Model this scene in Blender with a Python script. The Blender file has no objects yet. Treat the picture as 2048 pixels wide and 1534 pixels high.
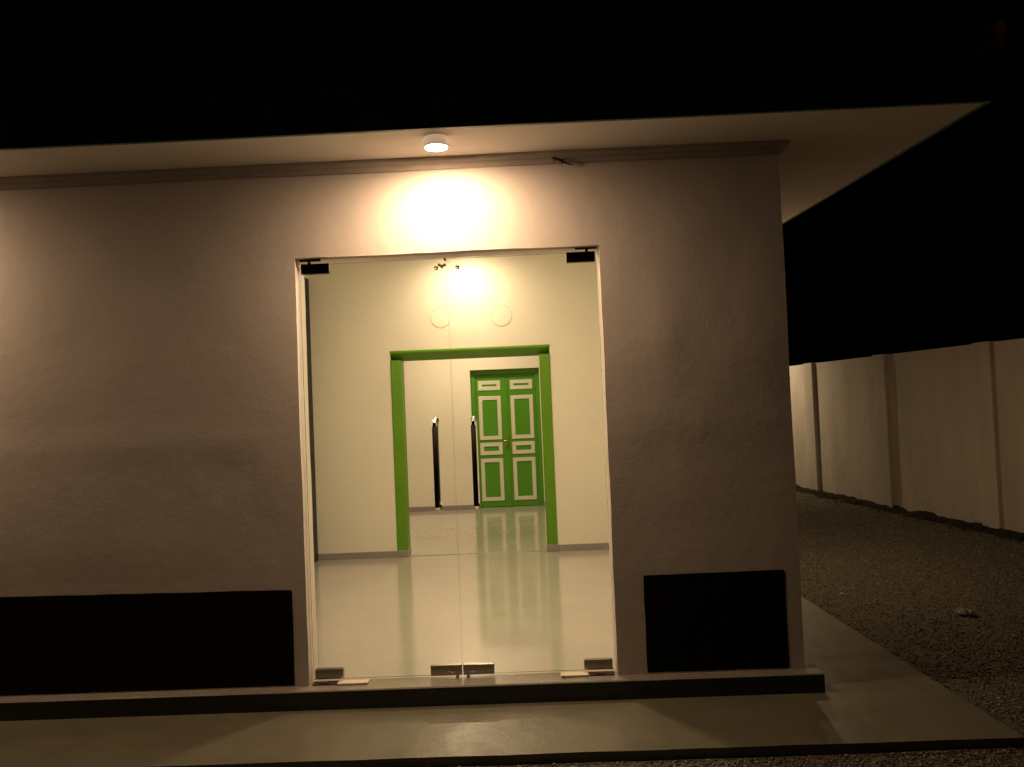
import bpy, math, random
import numpy as np
from mathutils import Vector, Matrix, noise

rng = np.random.default_rng(7)
random.seed(7)
C = bpy.context.scene.collection
SC = bpy.context.scene

# ------------------------------------------------------------------ camera
YAW, PITCH, ROLL = -0.0193, 0.0281, -0.0417
F_PX = 1621.4
cam_d = bpy.data.cameras.new('camera')
cam = bpy.data.objects.new('camera', cam_d); C.objects.link(cam)
fw = Vector((math.sin(YAW)*math.cos(PITCH), math.cos(YAW)*math.cos(PITCH), math.sin(PITCH)))
rt = Vector((math.cos(YAW), -math.sin(YAW), 0)); up = rt.cross(fw)
c_, s_ = math.cos(ROLL), math.sin(ROLL)
r2 = c_*rt + s_*up; u2 = -s_*rt + c_*up
m = Matrix((r2, u2, -fw)).transposed().to_4x4()
m.translation = Vector((0.001, -4.547, 1.513))
cam.matrix_world = m
cam_d.sensor_width = 36.0; cam_d.lens = F_PX/2048*36.0
cam_d.clip_start = 0.05; cam_d.clip_end = 1000
SC.camera = cam

# ------------------------------------------------------------------ night sky
w = bpy.data.worlds.new('World'); SC.world = w; w.use_nodes = True
nt = w.node_tree; bg = nt.nodes['Background']
sky = nt.nodes.new('ShaderNodeTexSky'); sky.sky_type = 'NISHITA'; sky.sun_disc = False
sky.sun_elevation = math.radians(-9); sky.sun_rotation = math.radians(200)
nt.links.new(sky.outputs[0], bg.inputs[0]); bg.inputs[1].default_value = 0.05

SC.view_settings.view_transform = 'Standard'; SC.view_settings.look = 'None'
SC.view_settings.exposure = 0.0; SC.view_settings.gamma = 1.0
SC.view_settings.use_curve_mapping = False
SC.cycles.max_bounces = 10; SC.cycles.diffuse_bounces = 6; SC.cycles.transparent_max_bounces = 12
SC.cycles.sample_clamp_indirect = 6.0
SC.cycles.use_denoising = True

WARM_OUT = (1.0, 0.68, 0.39)     # lamps outside
WARM_IN = (1.0, 0.745, 0.455)      # lamps inside
P_OUT, P_IN = 29.5, 52.0

# ------------------------------------------------------------------ materials
def mat(name, col, rough=0.6, metal=0.0, spec=0.5, var=0.0, var_scale=3.0, var_col=None,
        bumps=(), coat=0.0, coat_rough=0.05, emit=None, emit_s=0.0, rough_var=0.0, stretch=None):
    """bumps: list of (scale, distance, detail)"""
    M = bpy.data.materials.new(name); M.use_nodes = True
    n = M.node_tree.nodes; L = M.node_tree.links; b = n['Principled BSDF']
    b.inputs['Base Color'].default_value = (*col, 1)
    b.inputs['Roughness'].default_value = rough
    b.inputs['Metallic'].default_value = metal
    b.inputs['Specular IOR Level'].default_value = spec
    b.inputs['Coat Weight'].default_value = coat; b.inputs['Coat Roughness'].default_value = coat_rough
    if emit:
        b.inputs['Emission Color'].default_value = (*emit, 1); b.inputs['Emission Strength'].default_value = emit_s
    tc = n.new('ShaderNodeTexCoord'); src = tc.outputs['Object']
    if stretch:
        mp = n.new('ShaderNodeMapping'); mp.inputs['Scale'].default_value = stretch
        L.new(src, mp.inputs[0]); src_c = mp.outputs[0]
    else:
        src_c = src
    if var > 0:
        t = n.new('ShaderNodeTexNoise'); t.inputs['Scale'].default_value = var_scale
        t.inputs['Detail'].default_value = 6; t.inputs['Roughness'].default_value = 0.6
        L.new(src_c, t.inputs['Vector'])
        r = n.new('ShaderNodeValToRGB'); r.color_ramp.elements[0].position = 0.35; r.color_ramp.elements[1].position = 0.68
        vc = var_col or tuple(c*(1-var) for c in col)
        r.color_ramp.elements[0].color = (*vc, 1); r.color_ramp.elements[1].color = (*col, 1)
        L.new(t.outputs[0], r.inputs[0]); L.new(r.outputs[0], b.inputs['Base Color'])
    if rough_var > 0:
        t = n.new('ShaderNodeTexNoise'); t.inputs['Scale'].default_value = 5; t.inputs['Detail'].default_value = 7
        L.new(src, t.inputs['Vector'])
        mr = n.new('ShaderNodeMapRange'); mr.inputs[1].default_value = .3; mr.inputs[2].default_value = .7
        mr.inputs[3].default_value = max(0, rough-rough_var); mr.inputs[4].default_value = rough+rough_var
        L.new(t.outputs[0], mr.inputs[0]); L.new(mr.outputs[0], b.inputs['Roughness'])
    prev = None
    for sc, dist, det in bumps:
        t = n.new('ShaderNodeTexNoise'); t.inputs['Scale'].default_value = sc; t.inputs['Detail'].default_value = det
        L.new(src, t.inputs['Vector'])
        bp = n.new('ShaderNodeBump'); bp.inputs['Strength'].default_value = 1.0; bp.inputs['Distance'].default_value = dist
        L.new(t.outputs[0], bp.inputs['Height'])
        if prev: L.new(prev.outputs[0], bp.inputs['Normal'])
        prev = bp
    if prev:
        L.new(prev.outputs[0], b.inputs['Normal'])
        if coat: L.new(prev.outputs[0], b.inputs['Coat Normal'])
    return M

M = {}
M['wall_out'] = mat('mauve_plaster', (.66, .58, .545), .75, spec=.25, var=.07, var_scale=1.3, bumps=((5, .0030, 2), (17, .0011, 3), (70, .0007, 3)))
M['soffit'] = mat('soffit_paint', (.82, .78, .72), .8, spec=.2, var=.06, var_scale=2, bumps=((40, .0008, 3),))
M['cornice'] = mat('shaded_cornice_paint', (.46, .40, .36), .75, spec=.2, var=.15, var_scale=6, bumps=((25, .002, 3),))  # darker than the wall: the cornice's shade is put into the colour
M['reveal'] = mat('reveal_paint', (.72, .67, .62), .6, spec=.3, bumps=((14, .002, 3),))
M['wall_in'] = mat('cream_wall_paint', (.80, .77, .68), .55, spec=.35, var=.04, var_scale=1.5, bumps=((7, .003, 3), (50, .0008, 3)))
M['ceil'] = mat('ceiling_paint', (.8, .78, .72), .8)
M['skirt'] = mat('grey_skirting_paint', (.30, .27, .27), .35, var=.12, var_scale=8)
M['floor'] = mat('epoxy_floor', (.47, .432, .415), .15, spec=.6, var=.09, var_scale=1.6, rough_var=.05, bumps=((3.0, .0015, 4), (14, .00012, 3)), coat=.5, coat_rough=.06)
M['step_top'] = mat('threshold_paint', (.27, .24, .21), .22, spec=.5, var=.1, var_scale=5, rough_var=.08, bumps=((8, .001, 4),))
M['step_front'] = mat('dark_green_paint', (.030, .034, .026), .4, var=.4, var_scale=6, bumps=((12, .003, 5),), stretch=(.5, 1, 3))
M['black'] = mat('black_paint', (.006, .0055, .005), .75, spec=.12, var=.3, var_scale=9, bumps=((14, .0015, 5),))
M['green'] = mat('green_gloss_paint', (.08, .285, .013), .28, spec=.5, var=.06, var_scale=4, bumps=((18, .0012, 3),))
M['jamb'] = mat('green_wall_paint', (.115, .285, .012), .36, spec=.4, var=.08, var_scale=5, bumps=((10, .003, 3),))
M['mould'] = mat('white_gloss_moulding', (.66, .66, .55), .25, spec=.5)
M['concrete'] = mat('smooth_concrete', (.158, .142, .102), .35, spec=.5, var=.25, var_scale=2.2, rough_var=.07, bumps=((2.5, .006, 4), (14, .0016, 4), (60, .0006, 3)))
M['ground'] = mat('gravel_bed', (.155, .137, .10), .95, spec=.1, var=.55, var_scale=55, bumps=((70, .012, 4), (8, .03, 3)))
M['fascia'] = mat('fascia_green', (.06, .15, .135), .45, var=.3, var_scale=7)
M['tile'] = mat('clay_tile', (.20, .07, .045), .85, spec=.15, var=.45, var_scale=14, bumps=((40, .003, 4),))
M['hip'] = mat('lit_hip_clay', (.48, .12, .07), .8, spec=.15, var=.4, var_scale=18, bumps=((50, .004, 4),))  # clay lightened to carry the lamplight that catches the hip tiles
M['mortar'] = mat('mortar', (.10, .10, .085), .95, bumps=((40, .006, 4),))
M['steel'] = mat('brushed_steel', (.36, .33, .30), .24, metal=1, bumps=((90, .0003, 2),))
M['shaded_steel'] = mat('shaded_patch_steel', (.02, .018, .016), .35, metal=1)  # steel of the top patches, blackened for the dark night it reflects
M['chrome'] = mat('chrome', (.85, .84, .82), .07, metal=1)
M['grip'] = mat('black_grip', (.006, .005, .0045), .6, spec=.15)
M['brass'] = mat('brass', (.75, .42, .16), .22, metal=1)
M['rust'] = mat('rusty_iron', (.06, .028, .014), .8, var=.5, var_scale=60)
M['plastic'] = mat('cream_plate', (.70, .64, .50), .35)
M['lamp_body'] = mat('white_lamp_housing', (.80, .77, .72), .4, emit=(1, .66, .42), emit_s=.38)
M['bwall'] = mat('whitewashed_wall', (.56, .515, .43), .9, spec=.1, var=.18, var_scale=1.1, bumps=((10, .006, 4), (60, .002, 3)), stretch=(2.4, 2.4, .7))
M['soil'] = mat('dark_soil', (.035, .028, .018), .95, spec=.1, var=.5, var_scale=30, bumps=((40, .012, 4),))
M['weed'] = mat('dark_weeds', (.05, .055, .02), .9)
M['gecko'] = mat('gecko_skin', (.035, .02, .012), .6, var=.5, var_scale=120)
M['paper'] = mat('crumpled_plastic', (.30, .28, .25), .6)
M['yleaf'] = mat('yellow_leaf', (.50, .42, .06), .6)
M['leafgreen'] = mat('green_leaf', (.16, .30, .03), .5)
M['brownleaf'] = mat('dry_leaf', (.20, .11, .05), .8)
M['doorway_dark'] = mat('unlit_doorway_black', (.012, .014, .010), .5, spec=.3)  # darkness of an unlit doorway put into the colour

# pebbles with a per-stone colour
pm = bpy.data.materials.new('pebble'); pm.use_nodes = True
n = pm.node_tree.nodes; L = pm.node_tree.links; b = n['Principled BSDF']; b.inputs['Roughness'].default_value = .85
b.inputs['Specular IOR Level'].default_value = .2
at = n.new('ShaderNodeAttribute'); at.attribute_name = 'tone'
rp = n.new('ShaderNodeValToRGB'); e = rp.color_ramp.elements
e[0].color = (.055, .05, .04, 1); e[1].color = (.42, .38, .29, 1)
e2 = rp.color_ramp.elements.new(.55); e2.color = (.165, .145, .11, 1)
e3 = rp.color_ramp.elements.new(.85); e3.color = (.27, .24, .18, 1)
L.new(at.outputs['Fac'], rp.inputs[0]); L.new(rp.outputs[0], b.inputs['Base Color'])
M['pebble'] = pm

# architectural glass: clear pane with Fresnel reflection
g = bpy.data.materials.new('clear_glass'); g.use_nodes = True
n = g.node_tree.nodes; L = g.node_tree.links; n.remove(n['Principled BSDF']); out = n['Material Output']
tr = n.new('ShaderNodeBsdfTransparent'); tr.inputs[0].default_value = (.955, .97, .945, 1)
gl = n.new('ShaderNodeBsdfGlossy'); gl.inputs['Roughness'].default_value = .01
fr = n.new('ShaderNodeFresnel'); fr.inputs[0].default_value = 1.45
mx = n.new('ShaderNodeMixShader'); L.new(fr.outputs[0], mx.inputs[0]); L.new(tr.outputs[0], mx.inputs[1]); L.new(gl.outputs[0], mx.inputs[2])
L.new(mx.outputs[0], out.inputs[0]); M['glass'] = g
M['glass_edge'] = mat('glass_edge', (.04, .055, .03), .2, spec=.6)

# ------------------------------------------------------------------ mesh helpers
class MB:
    def __init__(s): s.v = []; s.f = []; s.mi = []; s.smooth = []
    def add(s, vs, fs, mi=0, smooth=False):
        k = len(s.v); s.v += [tuple(map(float, v)) for v in vs]
        for f in fs: s.f.append(tuple(i+k for i in f)); s.mi.append(mi); s.smooth.append(smooth)
    def box(s, x0, x1, y0, y1, z0, z1, mi=0, faces='all'):
        vs = [(x0,y0,z0),(x1,y0,z0),(x1,y1,z0),(x0,y1,z0),(x0,y0,z1),(x1,y0,z1),(x1,y1,z1),(x0,y1,z1)]
        fs = [(0,3,2,1),(4,5,6,7),(0,1,5,4),(1,2,6,5),(2,3,7,6),(3,0,4,7)]
        s.add(vs, fs, mi)
    def prism(s, poly, z0, z1, mi=0):   # poly in xy, counter-clockwise
        k = len(poly); vs = [(x, y, z0) for x, y in poly] + [(x, y, z1) for x, y in poly]
        fs = [tuple(reversed(range(k))), tuple(range(k, 2*k))] + [(i, (i+1) % k, k+(i+1) % k, k+i) for i in range(k)]
        s.add(vs, fs, mi)
    def lathe(s, prof, cx, cy, cz, axis='z', seg=32, mi=0, smooth=True):
        vs = []; fs = []
        for r, h in prof:
            for j in range(seg):
                a = 2*math.pi*j/seg; p, q = r*math.cos(a), r*math.sin(a)
                vs.append({'z': (cx+p, cy+q, cz+h), 'y': (cx+p, cy+h, cz+q), 'x': (cx+h, cy+p, cz+q)}[axis])
        for i in range(len(prof)-1):
            for j in range(seg):
                a0 = i*seg+j; a1 = i*seg+(j+1) % seg
                fs.append((a0, a1, a1+seg, a0+seg))
        s.add(vs, fs, mi, smooth)
    def tube(s, pts, rad, seg=12, mi=0):
        pts = [Vector(p) for p in pts]; vs = []; fs = []; ref = Vector((1, 0, 0))
        for i, p in enumerate(pts):
            d = (pts[min(i+1, len(pts)-1)] - pts[max(i-1, 0)]).normalized()
            rf = ref if abs(d.dot(ref)) < .9 else Vector((0, 0, 1))
            a = d.cross(rf).normalized(); bb = d.cross(a)
            r = rad[i] if hasattr(rad, '__len__') else rad
            for j in range(seg):
                t = 2*math.pi*j/seg; vs.append(p + a*r*math.cos(t) + bb*r*math.sin(t))
        for i in range(len(pts)-1):
            for j in range(seg):
                a0 = i*seg+j; a1 = i*seg+(j+1) % seg; fs.append((a0, a1, a1+seg, a0+seg))
        fs.append(tuple(range(seg))); fs.append(tuple(range((len(pts)-1)*seg, len(pts)*seg)))
        s.add(vs, fs, mi, True)
    def build(s, name, mats, parent=None, bevel=0, seg=2):
        me = bpy.data.meshes.new(name); me.from_pydata(s.v, [], s.f)
        if not isinstance(mats, (list, tuple)): mats = [mats]
        for mm in mats: me.materials.append(M[mm])
        me.polygons.foreach_set('material_index', s.mi); me.polygons.foreach_set('use_smooth', s.smooth)
        me.update()
        import bmesh
        bm = bmesh.new(); bm.from_mesh(me); bmesh.ops.recalc_face_normals(bm, faces=bm.faces); bm.to_mesh(me); bm.free()
        o = bpy.data.objects.new(name, me); C.objects.link(o)
        if parent: o.parent = parent
        if bevel:
            md = o.modifiers.new('bevel', 'BEVEL'); md.width = bevel; md.segments = seg; md.limit_method = 'ANGLE'; md.angle_limit = math.radians(40)
        return o

def tag(o, label=None, cat=None, group=None, kind=None):
    for k, v in (('label', label), ('category', cat), ('group', group), ('kind', kind)):
        if v: o[k] = v
    return o
def thing(name, loc, label, cat, group=None, rz=0):
    o = bpy.data.objects.new(name, None); C.objects.link(o); o.location = loc; o.rotation_euler.z = rz
    o.empty_display_size = .1
    return tag(o, label, cat, group)
def nz(x, y, z=0.0): return noise.noise(Vector((x, y, z)))

# ------------------------------------------------------------------ dimensions (metres)
XL, XR, H = -1.290, 0.435, 2.400        # glass door opening
XC = 1.464                               # front right corner of the house
TH = 0.19                                # front wall thickness
ZS, ZA = 2.93, -0.104                    # soffit, apron
D1, D2 = 3.875, 7.618                    # partition wall, far wall
LEFT, BACK = -8.0, 8.0

# ------------------------------------------------------------------ ground
def gz(x, y):
    return -0.150 - 0.014*max(0.0, min(x-2.2, 4.0)) + .008*nz(x*1.3, y*1.3)
def axis(a, b_, fine0, fine1, st, coarse):
    xs = list(np.arange(fine0, fine1+1e-6, st))
    lo = fine0; k = coarse
    while lo > a: lo = max(a, lo-k); xs.insert(0, lo); k *= 1.6
    hi = fine1; k = coarse
    while hi < b_: hi = min(b_, hi+k); xs.append(hi); k *= 1.6
    return xs
gx = axis(-250, 250, -3.5, 6.2, .12, 1.0); gy = axis(-250, 250, -2.5, 11, .12, 1.0)
mb = MB(); nx = len(gx)
mb.add([(x, y, gz(x, y)) for y in gy for x in gx],
       [(j*nx+i, j*nx+i+1, (j+1)*nx+i+1, (j+1)*nx+i) for j in range(len(gy)-1) for i in range(nx-1)], smooth=True)
tag(mb.build('ground', 'ground'), kind='structure')

# concrete apron round the house
def apx(y): return 2.212 - .034*(y+.734)
mb = MB()
front = []
for x in np.arange(LEFT-1, 2.212, .06):
    front.append((x, -.734 + .006*nz(x*3, 0) + .003*nz(x*14, 3)))
front.append((2.212, -.734))
side = [(apx(y) + .006*nz(y*4, 9), y) for y in np.arange(-.6, 12, .12)]
poly = front + side + [(1.2, 12), (1.2, .5), (LEFT-1, .5)]
k = len(poly)
mb.add([(x, y, ZA) for x, y in poly] + [(x + .012*nz(x*9, y*9), y - .018*nz(x*8, y*8, 2), -.24) for x, y in poly],
       [tuple(range(k))] + [(i, (i+1) % k, k+(i+1) % k, k+i) for i in range(k)])
tag(mb.build('pavement', 'concrete'), kind='structure')

# ------------------------------------------------------------------ the house
house = thing('house', (0, 0, 0), 'single storey mauve plastered house with wide eaves, glass front door and black wainscot', 'house')

def wob(x, z, a=.0035): return a*(nz(x*1.7, z*1.7, 5) + .5*nz(x*5, z*5, 2))
def lin(a, b_, st):
    k = max(1, int(round(abs(b_-a)/st))); return list(np.linspace(a, b_, k+1))
# front wall: grid with the opening left out, wavy hand plastered surface
xs = lin(LEFT, XL, .09) + lin(XL, XR, .07)[1:] + lin(XR, XC, .07)[1:]
zs = lin(-.12, 0, .06) + lin(0, H, .07)[1:] + lin(H, 2.935, .06)[1:]
def front_y(x, z):
    y = -.010*nz(x*.9, z*.9, 1) - .004*nz(x*3, z*3, 4)
    # old render: a soft horizontal bulge and a lump left of the door
    y += -.005*math.exp(-((z-1.36-.02*math.sin(x*2))/.05)**2)*(1 if x < -1.5 else .3)
    y += -.010*math.exp(-((x+1.47)/.05)**2 - ((z-1.18)/.16)**2)
    y += -.007*math.exp(-((x-.78)/.10)**2 - ((z-1.9+.9*(x-.78))/.25)**2)
    edge = min(abs(x-XL), abs(x-XR)) if z < H+.05 else abs(z-H) if XL-.05 < x < XR+.05 else 1
    if edge < .12: y *= edge/.12
    if x > XC-.15: y *= max(0, (XC-x)/.15)
    if z < .80: y *= max(0, min(1, (z-.60)/.20))
    return y
def ex(x, z):
    dx = dz = 0
    if z <= H+1e-6 and (abs(x-XL) < 1e-6 or abs(x-XR) < 1e-6): dx = .004*nz(x, z*2.3, 7) + .002*nz(x, z*9, 7)
    if XL-1e-6 <= x <= XR+1e-6 and abs(z-H) < 1e-6: dz = .006*nz(x*2.1, 3, 7) + .0025*nz(x*9, 3, 7)
    if abs(x-XC) < 1e-6: dx = .004*nz(1, z*1.6, 8) + .0015*nz(1, z*8, 8)
    return x+dx, z+dz
mb = MB(); idx = {}
vs = []; fs = []
for i, x in enumerate(xs):
    for j, z in enumerate(zs):
        X, Z = ex(x, z); idx[i, j] = len(vs); vs.append((X, front_y(x, z), Z))
for i in range(len(xs)-1):
    for j in range(len(zs)-1):
        xm, zm = (xs[i]+xs[i+1])/2, (zs[j]+zs[j+1])/2
        if XL < xm < XR and 0 < zm < H: continue
        fs.append((idx[i, j], idx[i+1, j], idx[i+1, j+1], idx[i, j+1]))
mb.add(vs, fs, 0, True)
# side wall (leans slightly inwards in plan) and the other outer walls
ys = lin(0, BACK, .2); k0 = len(mb.v); zs2 = zs
vs = []; fs = []
for i, y in enumerate(ys):
    for j, z in enumerate(zs2):
        X, Z = ex(XC, z); vs.append((X - .03*y, y, Z))
nzs = len(zs2)
fs = [(i*nzs+j, (i+1)*nzs+j, (i+1)*nzs+j+1, i*nzs+j+1) for i in range(len(ys)-1) for j in range(nzs-1)]
mb.add(vs, fs, 0, True)
mb.add([(LEFT, 0, -.12), (LEFT, BACK, -.12), (LEFT, BACK, 2.93), (LEFT, 0, 2.93)], [(0, 1, 2, 3)])
mb.add([(LEFT, BACK, -.12), (XC-.24, BACK, -.12), (XC-.24, BACK, 2.93), (LEFT, BACK, 2.93)], [(0, 1, 2, 3)])
ow = mb.build('wall', 'wall_out', house)

# reveals of the glass door opening (lighter paint; header darker, its shade put into the colour), following the wavy edge
mb = MB()
def rev_strip(pts, offs, mi=0):
    k = len(pts); vs = []
    for (x, z), _ in zip(pts, pts): vs.append((x, 0, z))
    for (x, z) in pts:
        vs.append((x+offs[0]*.012, .014, z+offs[1]*.012) if False else (x, TH, z))
    mb.add(vs, [(i, i+1, k+i+1, k+i) for i in range(k-1)], mi, True)
zz = [z for z in zs if 0 <= z <= H+1e-6]; xx = [x for x in xs if XL-1e-6 <= x <= XR+1e-6]
rev_strip([ex(XL, z) for z in zz], (1, 0)); rev_strip([ex(XR, z) for z in zz], (-1, 0)); rev_strip([ex(x, H) for x in xx], (0, -1), 1)
mb.build('door_reveal', ['reveal', 'wall_out'], house)

# the inside: room walls, ceiling
RX0, RX1, CZ = -2.262, 1.27, 3.14
mb = MB()
def quad(a, b_, c, d, mi=0): mb.add([a, b_, c, d], [(0, 1, 2, 3)], mi)
def rect_y(x0, x1, z0, z1, y): quad((x0, y, z0), (x1, y, z0), (x1, y, z1), (x0, y, z1))
def rect_x(y0, y1, z0, z1, x): quad((x, y0, z0), (x, y1, z0), (x, y1, z1), (x, y0, z1))
# inner skin of the front wall
rect_y(RX0, XL, -.02, CZ, TH); rect_y(XR, RX1, -.02, CZ, TH); rect_y(XL, XR, H+.004, CZ, TH)
rect_x(TH, D1, -.02, CZ, RX0); rect_x(TH, D1, -.02, CZ, RX1)
# second room
BX0, BX1 = -3.2, 1.22
PT = .20                                  # partition thickness
rect_x(D1+PT, D2, -.02, CZ, BX0); rect_x(D1+PT, D2, -.02, CZ, BX1)
GL, GR, GH = -1.4186, .2406, 2.1406       # green opening outer edge
il, ir, ih = GL+.107, GR-.107, GH-.100    # inner edge
def partition(y, x0, x1, l, r_, h):
    rect_y(x0, l, -.02, CZ, y); rect_y(r_, x1, -.02, CZ, y); rect_y(l, r_, h, CZ, y)
partition(D1, RX0, RX1, GL, GR, GH); partition(D1+PT, BX0, BX1, il, ir, ih)
# far wall with the recessed double door
DL, DR, DH = -.862, .178, 2.080
partition(D2, BX0, BX1, DL, DR, DH)
rect_x(D2, D2+.30, -.02, DH, DL); rect_x(D2, D2+.30, -.02, DH, DR); quad((DL, D2, DH), (DR, D2, DH), (DR, D2+.3, DH), (DL, D2+.3, DH))
mb.build('interior_wall', 'wall_in', house)
mb = MB(); mb.box(BX0-.2, RX1+.15, TH-.1, D2+.4, CZ, CZ+.1)
mb.build('ceiling', 'ceil', house)
# interior floor runs through both rooms; outside lip is the top of the step
mb = MB()
mb.add([(BX0-.1, .085, 0), (RX1+.1, .085, 0), (RX1+.1, D2+.4, 0), (BX0-.1, D2+.4, 0)], [(0, 1, 2, 3)])
mb.build('floor', 'floor', house)

# round blanked vents above the green opening
for x, z in ((-.876, 2.473), (-.243, 2.462)):
    mb = MB(); mb.lathe([(0, -.003), (.101, -.003), (.1035, .004), (.106, .004), (.1075, -.005), (.1115, -.004), (.113, .004)], x, D1, z, 'y', 48, 0, False)
    mb.build('round_vent', 'wall_in', house)

# green painted opening between the rooms: splayed face + inner reveal
def extr(pts_yz, x0, x1, s):
    k = len(pts_yz); s.add([(x0, y, z) for y, z in pts_yz]+[(x1, y, z) for y, z in pts_yz], [tuple(range(k)), tuple(range(2*k-1, k-1, -1))]+[(i, (i+1) % k, k+(i+1) % k, k+i) for i in range(k)])
mb = MB()
# lintel: rounded nose, then a face sloping back and down
extr([(D1+PT-.002, GH-.02), (D1+.004, GH+.004), (D1-.007, GH-.004), (D1-.010, GH-.016), (D1-.006, GH-.030), (D1+.105, ih+.006), (D1+.120, ih), (D1+PT-.002, ih)], GL-.004, GR+.004, mb)
# jambs, lightly splayed, ending under the lintel
for o_, i_ in ((GL, il), (GR, ir)):
    d_ = 1 if i_ > o_ else -1
    pl = [(o_-d_*.004, D1+.004), (o_-d_*.002, D1-.007), (o_+d_*.012, D1-.010), (i_-d_*.012, D1+.004), (i_, D1+.018), (i_, D1+PT-.002), (o_, D1+PT-.004)]
    if d_ < 0: pl = pl[::-1]
    mb.prism(pl, .0, ih+.002)
mb.build('doorway_surround', 'jamb', house, bevel=.003)
# grey feet of the surround
mb = MB()
for x0, x1, xo in ((GL-.010, il+.006, 0), (ir-.006, GR+.010, 0)):
    mb = MB(); mb.box(x0, x1, D1-.012, D1+PT, 0, .070)
    mb.build('surround_foot', 'skirt', house, bevel=.006)
# skirting boards
def skirting(x0, x1, y0, y1): 
    s = MB(); s.box(x0, x1, y0, y1, 0, .066); s.build('skirting', 'skirt', house, bevel=.003)
skirting(RX0, GL-.012, D1-.008, D1+.002); skirting(GR+.012, RX1, D1-.008, D1+.002)
skirting(BX0, DL, D2-.008, D2+.002); skirting(DR, BX1, D2-.008, D2+.002)
skirting(RX0-.002, RX0+.008, TH, D1-.63); skirting(RX1-.008, RX1+.002, TH, D1-.009)
skirting(BX0-.002, BX0+.008, D1+PT, D2-.009); skirting(BX1-.008, BX1+.002, D1+PT, D2-.009)
s = MB(); s.box(DR-.008, DR+.002, D2+.0, D2+.17, 0, .10); s.build('skirting', 'skirt', house)
# joint strip in the floor under the opening
mb = MB(); mb.lathe([(.005, 0), (.005, ir-il)], il, D1+.03, 0.0, 'x', 12); mb.build('floor_joint', 'step_top', house)
# near-black sheet standing in for the unlit doorway at the left wall's end
mb = MB(); mb.box(RX0-.01, RX0+.018, D1-.62, D1-.012, 0, 2.93)
mb.build('unlit_doorway', 'doorway_dark', house, bevel=.004)

# green double door at the far end
fy = D2+.120
mb = MB()
fw_ = .062
mb.box(DL, DL+fw_, fy, fy+.08, 0, DH-.002); mb.box(DR-fw_, DR, fy, fy+.08, 0, DH-.002); mb.box(DL+fw_, DR-fw_, fy, fy+.08, DH-.075, DH-.002)
fr_ = mb.build('double_door_frame', 'green', house, bevel=.004)
mid = (DL+DR)/2 + .03
panels = ((1.735+.035, 1.915), (1.02, 1.680), (.79, .975), (.095, .735))
for side_, (x0, x1) in enumerate(((DL+fw_+.002, mid-.0015), (mid+.0015, DR-fw_-.002))):
    mb = MB(); mb.box(x0, x1, fy+.030, fy+.070, .006, DH-.078)
    leaf = mb.build('door_leaf', 'green', house, bevel=.002)
    mm = MB()
    px0, px1 = ((-.757, -.418) if side_ == 0 else (-.270, .070))
    for (z0, z1) in panels:
        t = .057
        for (a0, a1, b0, b1) in ((px0, px1, z1-t, z1), (px0, px1, z0, z0+t), (px0, px0+t, z0+t, z1-t), (px1-t, px1, z0+t, z1-t)):
            mm.box(a0, a1, fy+.018, fy+.0305, b0, b1)
    mm.build('panel_moulding', 'mould', leaf, bevel=.003)
    if side_ == 0:
        hh = MB(); hx = mid-.030
        hh.box(hx-.012, hx+.012, fy+.022, fy+.031, .90, 1.06)
        hh.tube([(hx, fy+.025, 1.00), (hx, fy-.02, 1.00), (hx-.012, fy-.03, 1.00), (hx-.055, fy-.03, .992)], .009)
        hh.build('door_handle', 'brass', leaf, bevel=.002)

# cornice moulding under the soffit
mb = MB()
prof = [(0.002, 2.868), (-.012, 2.868), (-.018, 2.874), (-.024, 2.886), (-.026, 2.896), (-.040, 2.900), (-.050, 2.912), (-.052, 2.929)]
def cor(x_end_off):
    vs = []; 
    for x in lin(LEFT, XC, .25): 
        for (o, z) in prof:
            X = x if x < XC-1e-6 else XC - o
            vs.append((X, o + .0015*nz(x*3, z*30), z + .002*nz(x*2, 4)*(1 if z < 2.92 else 0)))
    return vs
v1 = cor(0); kx = len(lin(LEFT, XC, .25)); kp = len(prof)
mb.add(v1, [(i*kp+j, (i+1)*kp+j, (i+1)*kp+j+1, i*kp+j+1) for i in range(kx-1) for j in range(kp-1)], 0, False)
v2 = []
for y in (0, BACK):
    for (o, z) in prof: v2.append((XC - o - .03*y, (o if y == 0 else y), z))
mb.add(v2, [(j, kp+j, kp+j+1, j+1) for j in range(kp-1)])
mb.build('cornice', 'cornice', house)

# soffit, fascia
def sx(y): return 2.340 - .073*(y+.488)
SY = -.488
mb = MB()
mb.prism([(LEFT-.9, SY), (2.340, SY), (sx(.10), .10), (LEFT-.9, .10)], ZS, ZS+.03)
mb.prism([(XC-.12, .10), (sx(.10), .10), (sx(BACK+.8), BACK+.8), (XC-.42, BACK+.8)], ZS, ZS+.03)
mb.build('soffit', 'soffit', house)
mb = MB(); ft = .028; fz0, fz1 = ZS-.003, 3.19
mb.prism([(LEFT-.9, SY-ft), (2.340+ft, SY-ft), (2.340, SY-.001), (LEFT-.9, SY-.001)], fz0, fz1)
mb.prism([(2.340+ft, SY-ft), (sx(BACK+.8)+ft, BACK+.8), (sx(BACK+.8)+.001, BACK+.8), (2.341, SY-.001)], fz0, fz1)
mb.build('fascia', 'fascia', house, bevel=.003)

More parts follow.
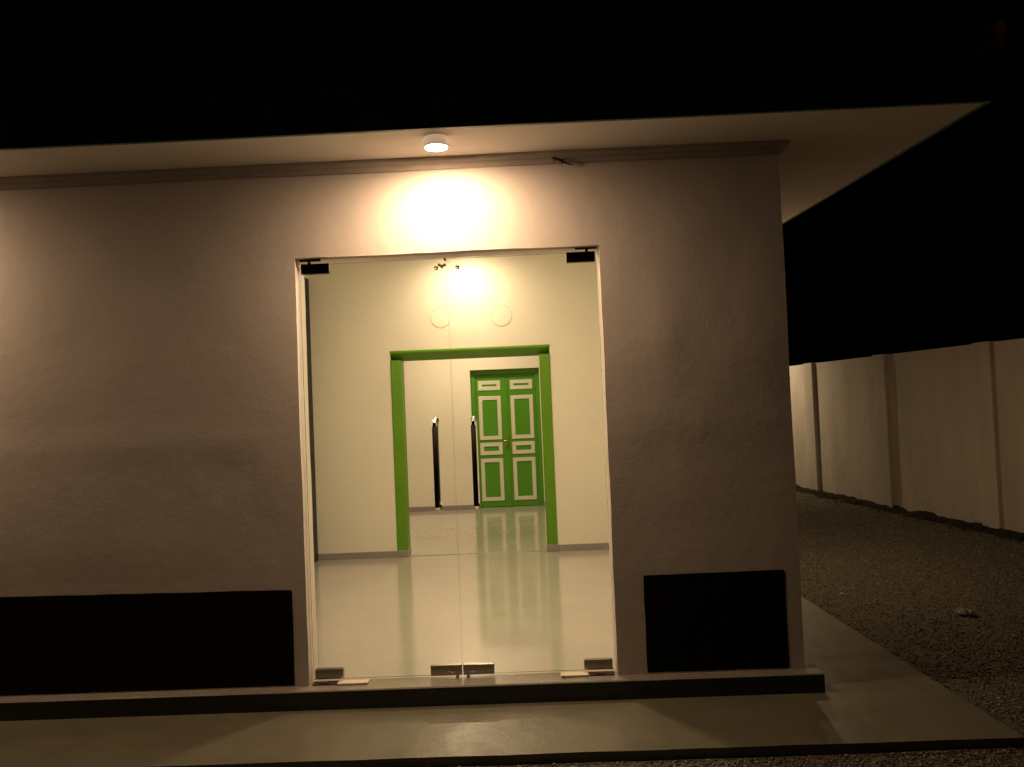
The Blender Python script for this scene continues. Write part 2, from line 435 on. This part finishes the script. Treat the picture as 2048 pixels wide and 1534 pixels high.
# tiled roof: rolled pantile courses on the front and side slopes
tan = .72; per = .20; crs = .27
EX, EY, EZ = 2.340+ft, SY-ft, 3.185
def wave(t): 
    p = (t/per) % 1.0
    return .030*math.sin(math.pi*p/.62) if p < .62 else -.010*math.sin(math.pi*(p-.62)/.38)
def roof(front_side):
    vs = []; fs = []; L_ = 9.5; depth = 4.3 if front_side else 3.4
    steps = []; d = -.045; c = 0
    while d < depth:
        steps.append((d, .022)); steps.append((d+crs-.001, .0)); d += crs
    us = np.arange(0, L_, per/10)
    for (d, off) in steps:
        for u in us:
            z = EZ + tan*d + off + wave(u) + .004*nz(u*2, d*2, 6)
            if front_side: vs.append((min(EX-u, 99), EY+d, z))
            else: vs.append((EX-d-.073*u*1.0, EY+u, z))
    k = len(us)
    keep = []
    for i in range(len(steps)-1):
        for j in range(k-1):
            dm = (steps[i][0]+steps[i+1][0])/2; um = (us[j]+us[j+1])/2
            if um < dm-.01: continue                      # clipped at the hip
            keep.append((i*k+j, i*k+j+1, (i+1)*k+j+1, (i+1)*k+j))
    return vs, keep
mb = MB(); mb.add(*roof(True), 0, True); mb.add(*roof(False), 0, True)
# eave closure under the tiles
rf = mb.build('roof', 'tile', house)
# hip tiles: tapered half barrels, each lying over the one below
hd = Vector((-1, 1, tan)).normalized(); hs = hd.cross(Vector((0, 0, 1))).normalized(); hu = hs.cross(hd)
base = Vector((EX-.02, EY+.02, EZ+.035)); pitch_ = .415
for i in range(9):
    o0 = base + hd*(i*pitch_); mb = MB(); vs = []; fs = []; K = 12
    for (t, r_, lift) in ((-.045, .115, .036), (.40, .088, .006)):
        for q in range(K+1):
            a = math.pi*q/K; vs.append(o0 + hd*t + hs*(r_*math.cos(a)) + hu*(r_*.95*math.sin(a)+lift-.02))
    for (t, r_, lift) in ((-.045, .098, .036), (.40, .072, .006)):
        for q in range(K+1):
            a = math.pi*q/K; vs.append(o0 + hd*t + hs*(r_*math.cos(a)) + hu*(r_*.95*math.sin(a)+lift-.02))
    n1 = K+1
    for q in range(K):
        fs += [(q, q+1, n1+q+1, n1+q), (2*n1+q, 3*n1+q, 3*n1+q+1, 2*n1+q+1), (q, 2*n1+q, 2*n1+q+1, q+1)]
    mb.add(vs, fs, 0, True); mb.build('hip_tile', 'hip', rf)
mb = MB(); mb.tube([base - hd*.02 + Vector((0, 0, -.02)), base + hd*3.7 + Vector((0, 0, -.02))], .075, 10)
mb.build('hip_mortar', 'mortar', rf)

# step along the front
mb = MB(); SX, SYF = 1.538, -.087
xs_s = lin(LEFT, SX, .06)
def sfy(x): return SYF + .0025*nz(x*5, 1) + .001*nz(x*25, 1)
top = [(x, sfy(x), 0+.001*nz(x*6, 2)) for x in xs_s]; bot = [(x, sfy(x), ZA-.01) for x in xs_s]; bk = [(x, .085, 0) for x in xs_s]
k = len(xs_s)
rnd = [(x, sfy(x)+.005, .0015+.001*nz(x*6, 2)) for x in xs_s]; top = [(x, y-.001, z-.005) for x, y, z in top]
mb.add(rnd+bk, [(i, i+1, k+i+1, k+i) for i in range(k-1)], 0)
mb.add(rnd+top, [(i, i+1, k+i+1, k+i) for i in range(k-1)], 0)
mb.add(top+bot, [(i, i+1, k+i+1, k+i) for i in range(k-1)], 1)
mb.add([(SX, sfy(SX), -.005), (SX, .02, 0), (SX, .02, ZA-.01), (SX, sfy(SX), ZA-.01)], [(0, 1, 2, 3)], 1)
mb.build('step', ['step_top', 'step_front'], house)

# black wainscot panels, slightly proud with soft uneven outline
def panel(x0, x1, z0, z1, zl=None):
    s = MB(); zl = zl if zl is not None else z1
    pts = []
    def P_(x, z): return (x + .003*nz(x*4, z*6, 1), z + .003*nz(x*5, z*4, 2))
    for x in lin(x0, x1, .008): pts.append(P_(x, z0))
    for z in lin(z0, z1, .008)[1:-1]: pts.append(P_(x1, z))
    for x in reversed(lin(x0, x1, .008)): pts.append(P_(x, zl + (z1-zl)*(x-x0)/(x1-x0)))
    for z in reversed(lin(z0, zl, .008)[1:-1]): pts.append(P_(x0, z))
    def rc(x, z):
        r = .009
        for cx_, sx__ in ((x0, 1), (x1, -1)):
            for cz_, sz__ in ((z0, 1), ((zl if cx_ == x0 else z1), -1)):
                ux, uz = cx_+sx__*r, cz_+sz__*r; dx, dz = x-ux, z-uz
                if dx*sx__ < 0 and dz*sz__ < 0:
                    L_ = math.hypot(dx, dz)
                    if L_ > r: return ux+dx/L_*r, uz+dz/L_*r
        return x, z
    pts = [rc(*p) for p in pts]
    k = len(pts)
    s.add([(x, -.0015, z) for x, z in pts] + [(x, .03, z) for x, z in pts], [tuple(range(k))] + [(i, (i+1) % k, k+(i+1) % k, k+i) for i in range(k)])
    return s.build('wainscot_panel', 'black', house)
panel(LEFT+.1, -1.368, .006, .537, .62); panel(.597, 1.378, .008, .547, .543)

# glass leaves with their fittings
GY0, GY1 = .055, .067; seam = -.4325
def glass_leaf(x0, x1, sgn):
    s = MB(); z0, z1 = .016, 2.372
    s.add([(x0, GY0, z0), (x1, GY0, z0), (x1, GY0, z1), (x0, GY0, z1)], [(0, 1, 2, 3)], 0)
    s.add([(x0, GY0, z0), (x1, GY0, z0), (x1, GY0, z1), (x0, GY0, z1), (x0, GY1, z0), (x1, GY1, z0), (x1, GY1, z1), (x0, GY1, z1)],
          [(1, 2, 6, 5), (3, 0, 4, 7), (0, 1, 5, 4), (2, 3, 7, 6)], 1)
    lf = s.build('glass_door_leaf', ['glass', 'glass_edge'], house)
    outer = x0 if sgn < 0 else x1; inn = x1 if sgn < 0 else x0
    def patch(cx0, cx1, pz0, pz1, mt, nm='patch_fitting'):
        q = MB(); q.box(min(cx0, cx1), max(cx0, cx1), GY0-.012, GY1+.012, pz0, pz1); return q.build(nm, mt, lf, bevel=.0025)
    d = 1 if sgn < 0 else -1
    patch(outer+d*.010, outer+d*.172, 2.316, 2.374, 'shaded_steel')
    q = MB(); q.lathe([(.009, 0), (.009, .05)], outer+d*.055, (GY0+GY1)/2, 2.362, 'z', 12)
    q.box(min(outer, outer+d*.12), max(outer, outer+d*.12), GY0-.004, GY1+.004, 2.391, 2.403); q.build('top_pivot', 'rust', lf)
    p = patch(outer+d*.012, outer+d*.172, .020, .076, 'steel')
    # inner bottom lock patch with cylinder and thumb turn
    a = inn; b_ = inn - d*.177
    p = patch(a-d*.001, b_, .016, .074, 'steel', 'lock_patch')
    q = MB(); q.lathe([(0, -.012), (.009, -.012), (.010, -.002), (.010, .004)], inn-d*.055, GY0-.012, .042, 'y', 20); q.lathe([(0, -.006), (.005, -.006), (.005, .002)], inn-d*.072, GY0-.012, .042, 'y', 14)
    q.build('lock_cylinder', 'chrome', lf)
    q = MB(); q.lathe([(.0085, -.02), (.0085, .012)], inn-d*.028, GY0+.004, .010, 'z', 14); q.build('bolt', 'steel', lf)
    # small ringed cylinder near the top
    q = MB(); q.lathe([(.0, -.006), (.004, -.006), (.0045, -.010), (.010, -.010), (.012, -.006), (.012, .018), (.0, .018)], inn-d*.0585, GY0, 2.321, 'y', 24)
    q.build('glass_fixing', 'steel', lf)
    # pull handles, outside and inside
    hx = -.532 if sgn < 0 else -.314
    for yy, sg in ((GY0, -1), (GY1, 1)):
        q = MB(); path = []; z0_, z1_ = .945, 1.462; so = .060; r = .030
        path.append((hx, yy+sg*.002, z0_+.014)); path.append((hx, yy+sg*(so-r), z0_+.014))
        for t in range(1, 7):
            a = t/6*math.pi/2; path.append((hx, yy+sg*(so-r+r*math.sin(a)), z0_+.014+r*(1-math.cos(a))))
        mid_ = len(path)
        for t in range(0, 7):
            a = (1-t/6)*math.pi/2; path.append((hx, yy+sg*(so-r+r*math.sin(a)), z1_-.014-r*(1-math.cos(a))))
        path.append((hx, yy+sg*.002, z1_-.014))
        q.tube(path, .0128, 20)
        q.lathe([(.0, 0), (.019, 0), (.019, .004), (.0, .004)], hx, yy + (sg*.003 if sg > 0 else -.006), z0_+.014, 'y', 20)
        q.lathe([(.0, 0), (.019, 0), (.019, .004), (.0, .004)], hx, yy + (sg*.003 if sg > 0 else -.006), z1_-.014, 'y', 20)
        if sg < 0:
            q.lathe([(.0129, 0), (.0140, .0), (.0140, z1_-z0_-.066), (.0129, z1_-z0_-.066)], hx, yy+sg*so, z0_+.021, 'z', 20, 1)
        q.build('pull_handle', ['chrome', 'grip'], lf)
    return lf
la = glass_leaf(XL+.012, seam-.0024, -1); lb = glass_leaf(seam+.0024, XR-.012, 1)
# dark sliding latch near the top of the seam
q = MB()
q.tube([(-.480, .045, 2.338), (-.466, .043, 2.331), (-.458, .042, 2.326), (-.449, .043, 2.331), (-.438, .045, 2.337)], .0085, 8)
q.box(-.464, -.453, .036, .055, 2.316, 2.330)
q.build('latch', 'rust', la)
q = MB(); q.box(-.4475, -.4365, .048, .072, 2.362, 2.374); q.build('bolt_keep', 'rust', la, bevel=.001)
# floor spring covers at the foot of the door
for x0, x1, hole0, hole1 in ((XL+.16, -.958, XL+.02, XL+.16), (.117, .27, .275, XR-.02)):
    s = MB(); s.box(x0, x1, -.014, .044, .002, .013)
    s.build('floor_spring_cover', 'plastic', house, bevel=.003)
    s = MB(); s.box(hole0, hole1, -.004, .050, .0012, .008); s.box(hole0+.03, hole0+.09, .000, .030, .007, .014)
    s.build('floor_spring', 'rust', house, bevel=.002)

# unseen rear wing added past the back corner to carry a lamp
mb = MB(); mb.box(-2, 3.25, 10.9, 15, -.25, 2.93); mb.build('added_wing_wall', 'wall_out', house)
mb = MB(); mb.box(-2.5, 3.95, 10.0, 15.5, 2.93, 2.97); mb.build('added_wing_soffit', 'soffit', house)
mb = MB(); mb.box(-2.52, 3.97, 9.975, 9.999, 2.92, 3.17); mb.box(3.951, 3.975, 10.0, 15.5, 2.92, 3.17); mb.build('added_wing_fascia', 'fascia', house)
mb = MB(); mb.add([(-2.5, 9.97, 3.16), (3.98, 9.97, 3.16), (3.98, 15.5, 3.16), (-2.5, 15.5, 3.16), (.5, 12.7, 4.9), (1.2, 12.7, 4.9)], [(0, 1, 5, 4), (1, 2, 5), (2, 3, 4, 5), (3, 0, 4)])
mb.build('added_wing_roof', 'tile', house)

# ------------------------------------------------------------------ lamps
def lamp(loc, label, group, power, col, r=.064):
    t = thing('ceiling_lamp', loc, label, 'lamp', group)
    s = MB(); s.lathe([(0, 0), (r, 0), (r, -.050), (r-.004, -.053), (r-.008, -.050), (r-.009, -.044)], 0, 0, 0, 'z', 48)
    s.build('lamp_housing', 'lamp_body', t)
    s = MB(); rd = r-.0085; K = 4
    s.lathe([(0.0001 if i == K else rd*math.cos(i/K*math.pi/2), -.0470 - .013*math.sin(i/K*math.pi/2)) for i in range(K+1)], 0, 0, 0, 'z', 24)
    mt = mat('lamp_glow', (.8, .8, .8), emit=col, emit_s=power/(math.pi**2*rd*rd)); M['lamp_glow'] = mt
    s.build('diffuser', 'lamp_glow', t)
    return t
lamp((-.424, -.355, ZS), 'small round white lamp glowing on the soffit above the glass door', 'outdoor lamps under the eaves', P_OUT, WARM_OUT)
lamp((-3.80, -.355, ZS), 'round lamp under the front eave over the plain wall left of the glass door', 'outdoor lamps under the eaves', P_OUT, WARM_OUT)
lamp((1.74, 3.1, ZS), 'round lamp under the side eave of the house above the side path', 'outdoor lamps under the eaves', P_OUT*1.35, WARM_OUT)
lamp((3.50, 10.40, ZS), 'round lamp under the eave of the added unseen wing near the boundary wall', 'outdoor lamps under the eaves', P_OUT*2.0, WARM_IN)
lamp((-.30, 1.25, CZ), 'round lamp on the ceiling of the front room behind the glass door', 'indoor ceiling lamps', P_IN, WARM_IN, .11)
lamp((-.60, D1-.42, CZ), 'round lamp on the ceiling beside the wall with the green opening', 'indoor ceiling lamps', P_IN*.4, WARM_IN)
lamp((-.90, 6.45, CZ), 'round lamp on the ceiling of the back room before the green double door', 'indoor ceiling lamps', P_IN, WARM_IN, .11)

# ------------------------------------------------------------------ boundary wall
A = Vector((5.484, 4.696, 0)); ang = math.atan2(.99147, -.13037)
bw = thing('boundary_wall', (A.x, A.y, 0), 'long whitewashed boundary wall with shallow pilasters across the gravel yard', 'wall', rz=ang)
# local x runs along the wall away from the camera, local y points to the house
mb = MB(); S0, S1 = -12.0, 14.0
ss = lin(S0, S1, .2); zz = lin(-.35, 2.03, .2)
for yy in (0.0, -.14):
    vs = [(s_, yy + 0.005*nz(s_*.7, z*.9, 3) + .004*nz(s_*4, z*4, 3), z + (0 if z < 2.0 else .004*nz(s_*.9, 0, 5)+.0015*nz(s_*5, 0, 5))) for s_ in ss for z in zz]
    k = len(zz); mb.add(vs, [(i*k+j, (i+1)*k+j, (i+1)*k+j+1, i*k+j+1) for i in range(len(ss)-1) for j in range(k-1)], 0, True)
tp = []
for s_ in ss:
    zt = 2.03 + .004*nz(s_*.9, 0, 5)+.0015*nz(s_*5, 0, 5)
    tp += [(s_, 0.005*nz(s_*.7, 2.03*.9, 3) + .004*nz(s_*4, 2.03*4, 3), zt), (s_, -.14 + 0.005*nz(s_*.7, 2.03*.9, 3) + .004*nz(s_*4, 2.03*4, 3), zt)]
mb.add(tp, [(2*i, 2*i+2, 2*i+3, 2*i+1) for i in range(len(ss)-1)])
mb.build('wall_panel', 'bwall', bw)
for i in range(-4, 6):
    sc_ = .455 + 2.17*i
    s = MB(); s.box(sc_-.155, sc_+.145, -.02, .062, -.35, 2.040)
    s.build('pilaster', 'bwall', bw, bevel=.008)

# ------------------------------------------------------------------ gravel, weeds and litter
def pebbles(n_, region, smin, smax, name):
    ico = np.array([(1, 0, 0), (-1, 0, 0), (0, 1, 0), (0, -1, 0), (0, 0, 1), (0, 0, -1)], float)
    tri = np.array([(0, 2, 4), (2, 1, 4), (1, 3, 4), (3, 0, 4), (2, 0, 5), (1, 2, 5), (3, 1, 5), (0, 3, 5)])
    pts = region(n_); n_ = len(pts)
    size = smin + (smax-smin)*rng.random(n_)**2.2
    V = ico[None]*(1+.45*(rng.random((n_, 6, 1))-.5))*size[:, None, None]*np.stack([np.ones(n_), .6+.5*rng.random(n_), .35+.35*rng.random(n_)], 1)[:, None, :]
    V = V + (rng.random((n_, 6, 3))-.5)*size[:, None, None]*.5
    a = rng.random(n_)*6.283; ca, sa = np.cos(a)[:, None], np.sin(a)[:, None]
    X = V[:, :, 0]*ca - V[:, :, 1]*sa + pts[:, 0:1]; Y = V[:, :, 0]*sa + V[:, :, 1]*ca + pts[:, 1:2]
    Zb = np.array([gz(x, y) for x, y in pts])[:, None]
    Z = V[:, :, 2] + Zb + size[:, None]*.25
    co = np.stack([X, Y, Z], 2).reshape(-1, 3)
    F = (tri[None] + (np.arange(n_)*6)[:, None, None]).reshape(-1)
    me = bpy.data.meshes.new(name); nf = n_*8
    me.vertices.add(len(co)); me.vertices.foreach_set('co', co.ravel())
    me.loops.add(nf*3); me.loops.foreach_set('vertex_index', F.astype(np.int32))
    me.polygons.add(nf); me.polygons.foreach_set('loop_start', np.arange(0, nf*3, 3, dtype=np.int32)); me.polygons.foreach_set('loop_total', np.full(nf, 3, np.int32))
    me.update(calc_edges=True)
    at_ = me.attributes.new('tone', 'FLOAT', 'POINT'); tone = np.repeat(rng.random(n_), 6); at_.data.foreach_set('value', tone.astype(np.float32))
    me.materials.append(M['pebble'])
    o = bpy.data.objects.new(name, me); C.objects.link(o); return o
def region(n_):
    a = np.stack([1.9+3.9*rng.random(n_), -1.35+11.3*rng.random(n_)**1.45], 1)
    a = a[a[:, 0] > 2.212-.034*(a[:, 1]+.734)+.008]
    a = a[a[:, 0] < 5.46-.1315*(a[:, 1]-4.696)+.0]
    f = np.stack([-2.6+5.2*rng.random(n_//5), -1.25+.50*rng.random(n_//5)], 1)
    return np.concatenate([a, f])
tag(pebbles(120000, region, .003, .0115, 'gravel'), 'grey brown loose gravel covering the yard beside the house', 'gravel', kind='stuff')

# weeds and rubble along the foot of the boundary wall
mb = MB(); sb = lin(-2, 9, .06); wv = []
for s_ in sb:
    for o_, h_ in ((.0, .055), (.06, .05), (.14, .028), (.24, -.02)):
        hh_ = h_*(1+.9*nz(s_*2.6, o_*9, 4)) + .022*nz(s_*9, o_*20, 8); oo = o_*(1+.6*nz(s_*3, 1, 5))
        x, y = A.x - .13037*s_ - .99147*oo, A.y + .99147*s_ - .13037*oo; wv.append((x, y, gz(x, y)+hh_))
mb.add(wv, [(i*4+j, (i+1)*4+j, (i+1)*4+j+1, i*4+j+1) for i in range(len(sb)-1) for j in range(3)], 0, False)
tag(mb.build('soil_bank', 'soil'), kind='structure')
mb = MB()
for i in range(6500):
    s_ = -2 + 9*random.random(); dens = nz(s_*2.3, 0, 9) + .6*nz(s_*7, 0, 3)
    if dens < .02 and random.random() < .8: continue
    off = .20*random.random()**1.3 + (.25*random.random() if random.random() < .15 else 0)
    x, y = A.x - .13037*s_ - .99147*off, A.y + .99147*s_ - .13037*off
    z = gz(x, y); hgt = .012 + .07*random.random()**2*(.5+1.6*max(0, dens)); a = random.random()*6.28; wd = .006+.008*random.random()
    ox, oy = math.cos(a)*wd, math.sin(a)*wd; lx, ly = .05*(random.random()-.5), .05*(random.random()-.5)
    mb.add([(x-ox, y-oy, z-.01), (x+ox, y+oy, z-.01), (x+ox*.8+lx, y+oy*.8+ly, z+hgt*.6), (x+lx*1.8, y+ly*1.8, z+hgt)], [(0, 1, 2), (0, 2, 3)])
tag(mb.build('weeds', 'weed'), 'dark low weeds along the foot of the boundary wall', 'weeds', kind='stuff')

def scrap(name, loc, sx_, sy_, hz, mt, label, cat, seed, group=None):
    s = MB(); K = 9; vs = []
    for j in range(K):
        for i in range(K):
            u, v = i/(K-1)-.5, j/(K-1)-.5
            e_ = 1 - .25*abs(nz(u*4, v*4, seed)); vs.append((u*sx_*e_, v*sy_*e_*(1-abs(u)*.6), hz*(.35+.9*abs(nz(u*3.5, v*3.5, seed+1)) + .5*nz(u*9, v*9, seed))*(1-1.6*u*u)))
    s.add(vs, [(j*K+i, j*K+i+1, (j+1)*K+i+1, (j+1)*K+i) for j in range(K-1) for i in range(K-1)], 0, False)
    o = s.build(name, mt); o.location = (loc[0], loc[1], gz(loc[0], loc[1])+.012); o.rotation_euler.z = seed
    md = o.modifiers.new('thick', 'SOLIDIFY'); md.thickness = .0015
    return tag(o, label, cat, group)
scrap('plastic_scrap', (3.15, 1.52), .13, .11, .055, 'paper', 'crumpled whitish plastic scrap lying on the gravel', 'litter', 3)
scrap('flat_plastic_scrap', (2.86, 1.38), .09, .03, .012, 'brownleaf', 'flat brownish scrap lying on gravel left of the white one', 'litter', .4)
def leaf(loc, ln, rz, mt, label, name='fallen_leaf', group=None):
    s = MB(); K = 8; vs = []; 
    for i in range(K+1):
        t = i/K; wd = .36*ln*math.sin(math.pi*t**.8)**.9
        vs += [((t-.5)*ln, -wd/2, .006*math.sin(t*3)), ((t-.5)*ln, 0, .001), ((t-.5)*ln, wd/2, .008*math.sin(t*3))]
    fs = []
    for i in range(K): fs += [(3*i, 3*i+3, 3*i+4, 3*i+1), (3*i+1, 3*i+4, 3*i+5, 3*i+2)]
    s.add(vs, fs, 0, True); o = s.build(name, mt); md = o.modifiers.new('thick', 'SOLIDIFY'); md.thickness = .0006
    o.location = loc; o.rotation_euler = (.25, .2, rz); return tag(o, label, 'leaf', group)
leaf((2.50, 2.18, gz(2.5, 2.2)+.02), .055, .4, 'yleaf', 'bright yellow leaf on the gravel beside the pavement', group='fallen leaves on the gravel')
leaf((2.36, 2.25, gz(2.4, 2.2)+.02), .030, 1.4, 'yleaf', 'smallest pale leaf, nearest the house corner on the gravel', group='fallen leaves on the gravel')
leaf((2.45, 2.02, gz(2.4, 2.2)+.02), .025, 2.2, 'yleaf', 'tiny pale leaf just below the bright yellow leaf', group='fallen leaves on the gravel')
leaf((2.62, 1.08, gz(2.6, 1)+.02), .06, 2.0, 'brownleaf', 'dry brown leaf on the gravel close to the pavement edge', group='fallen leaves on the gravel')
leaf((4.62, 5.25, gz(4.6, 5.2)+.03), .08, 1.0, 'paper', 'pale dry leaf on the gravel near the boundary wall', group='fallen leaves on the gravel')
leaf((.130, -.022, .012), .034, 1.4, 'leafgreen', 'small green leaf stuck at the right floor cover below the glass door')

# house gecko clinging to the cornice
pts = [((.186, -.062, 2.887), .0040), ((.197, -.063, 2.885), .0068), ((.208, -.062, 2.881), .0046), ((.222, -.062, 2.877), .0075), ((.238, -.060, 2.871), .0078),
       ((.250, -.055, 2.866), .0052), ((.268, -.045, 2.858), .0040), ((.288, -.034, 2.852), .0028), ((.312, -.026, 2.850), .0012)]
legs = [(2, [(.210, -.060, 2.893), (.203, -.058, 2.902)]), (2, [(.203, -.058, 2.870), (.196, -.055, 2.863)]),
        (5, [(.256, -.056, 2.879), (.264, -.056, 2.888)]), (5, [(.243, -.050, 2.856), (.248, -.040, 2.846)])]
me = bpy.data.meshes.new('gecko'); vv = [p for p, _ in pts]; rr = [r*1.2 for _, r in pts]; ee = [(i, i+1) for i in range(len(pts)-1)]
for root, lp in legs:
    pr = root
    for q_, rad in zip(lp, (.0028, .0020)):
        vv.append(q_); rr.append(rad); ee.append((pr, len(vv)-1)); pr = len(vv)-1
me.from_pydata(vv, ee, []); gk = bpy.data.objects.new('gecko', me); C.objects.link(gk)
me.skin_vertices or bpy.context.view_layer.update()
md = gk.modifiers.new('skin', 'SKIN')
if not me.skin_vertices:
    bpy.context.view_layer.objects.active = gk
    bpy.ops.mesh.customdata_skin_add()
for i, r_ in enumerate(rr): me.skin_vertices[0].data[i].radius = (r_, r_)
me.skin_vertices[0].data[4].use_root = True
md = gk.modifiers.new('sub', 'SUBSURF'); md.levels = 2; md.render_levels = 2
me.materials.append(M['gecko'])
tag(gk, 'small dark house gecko clinging to the cornice right of the lamp', 'gecko')
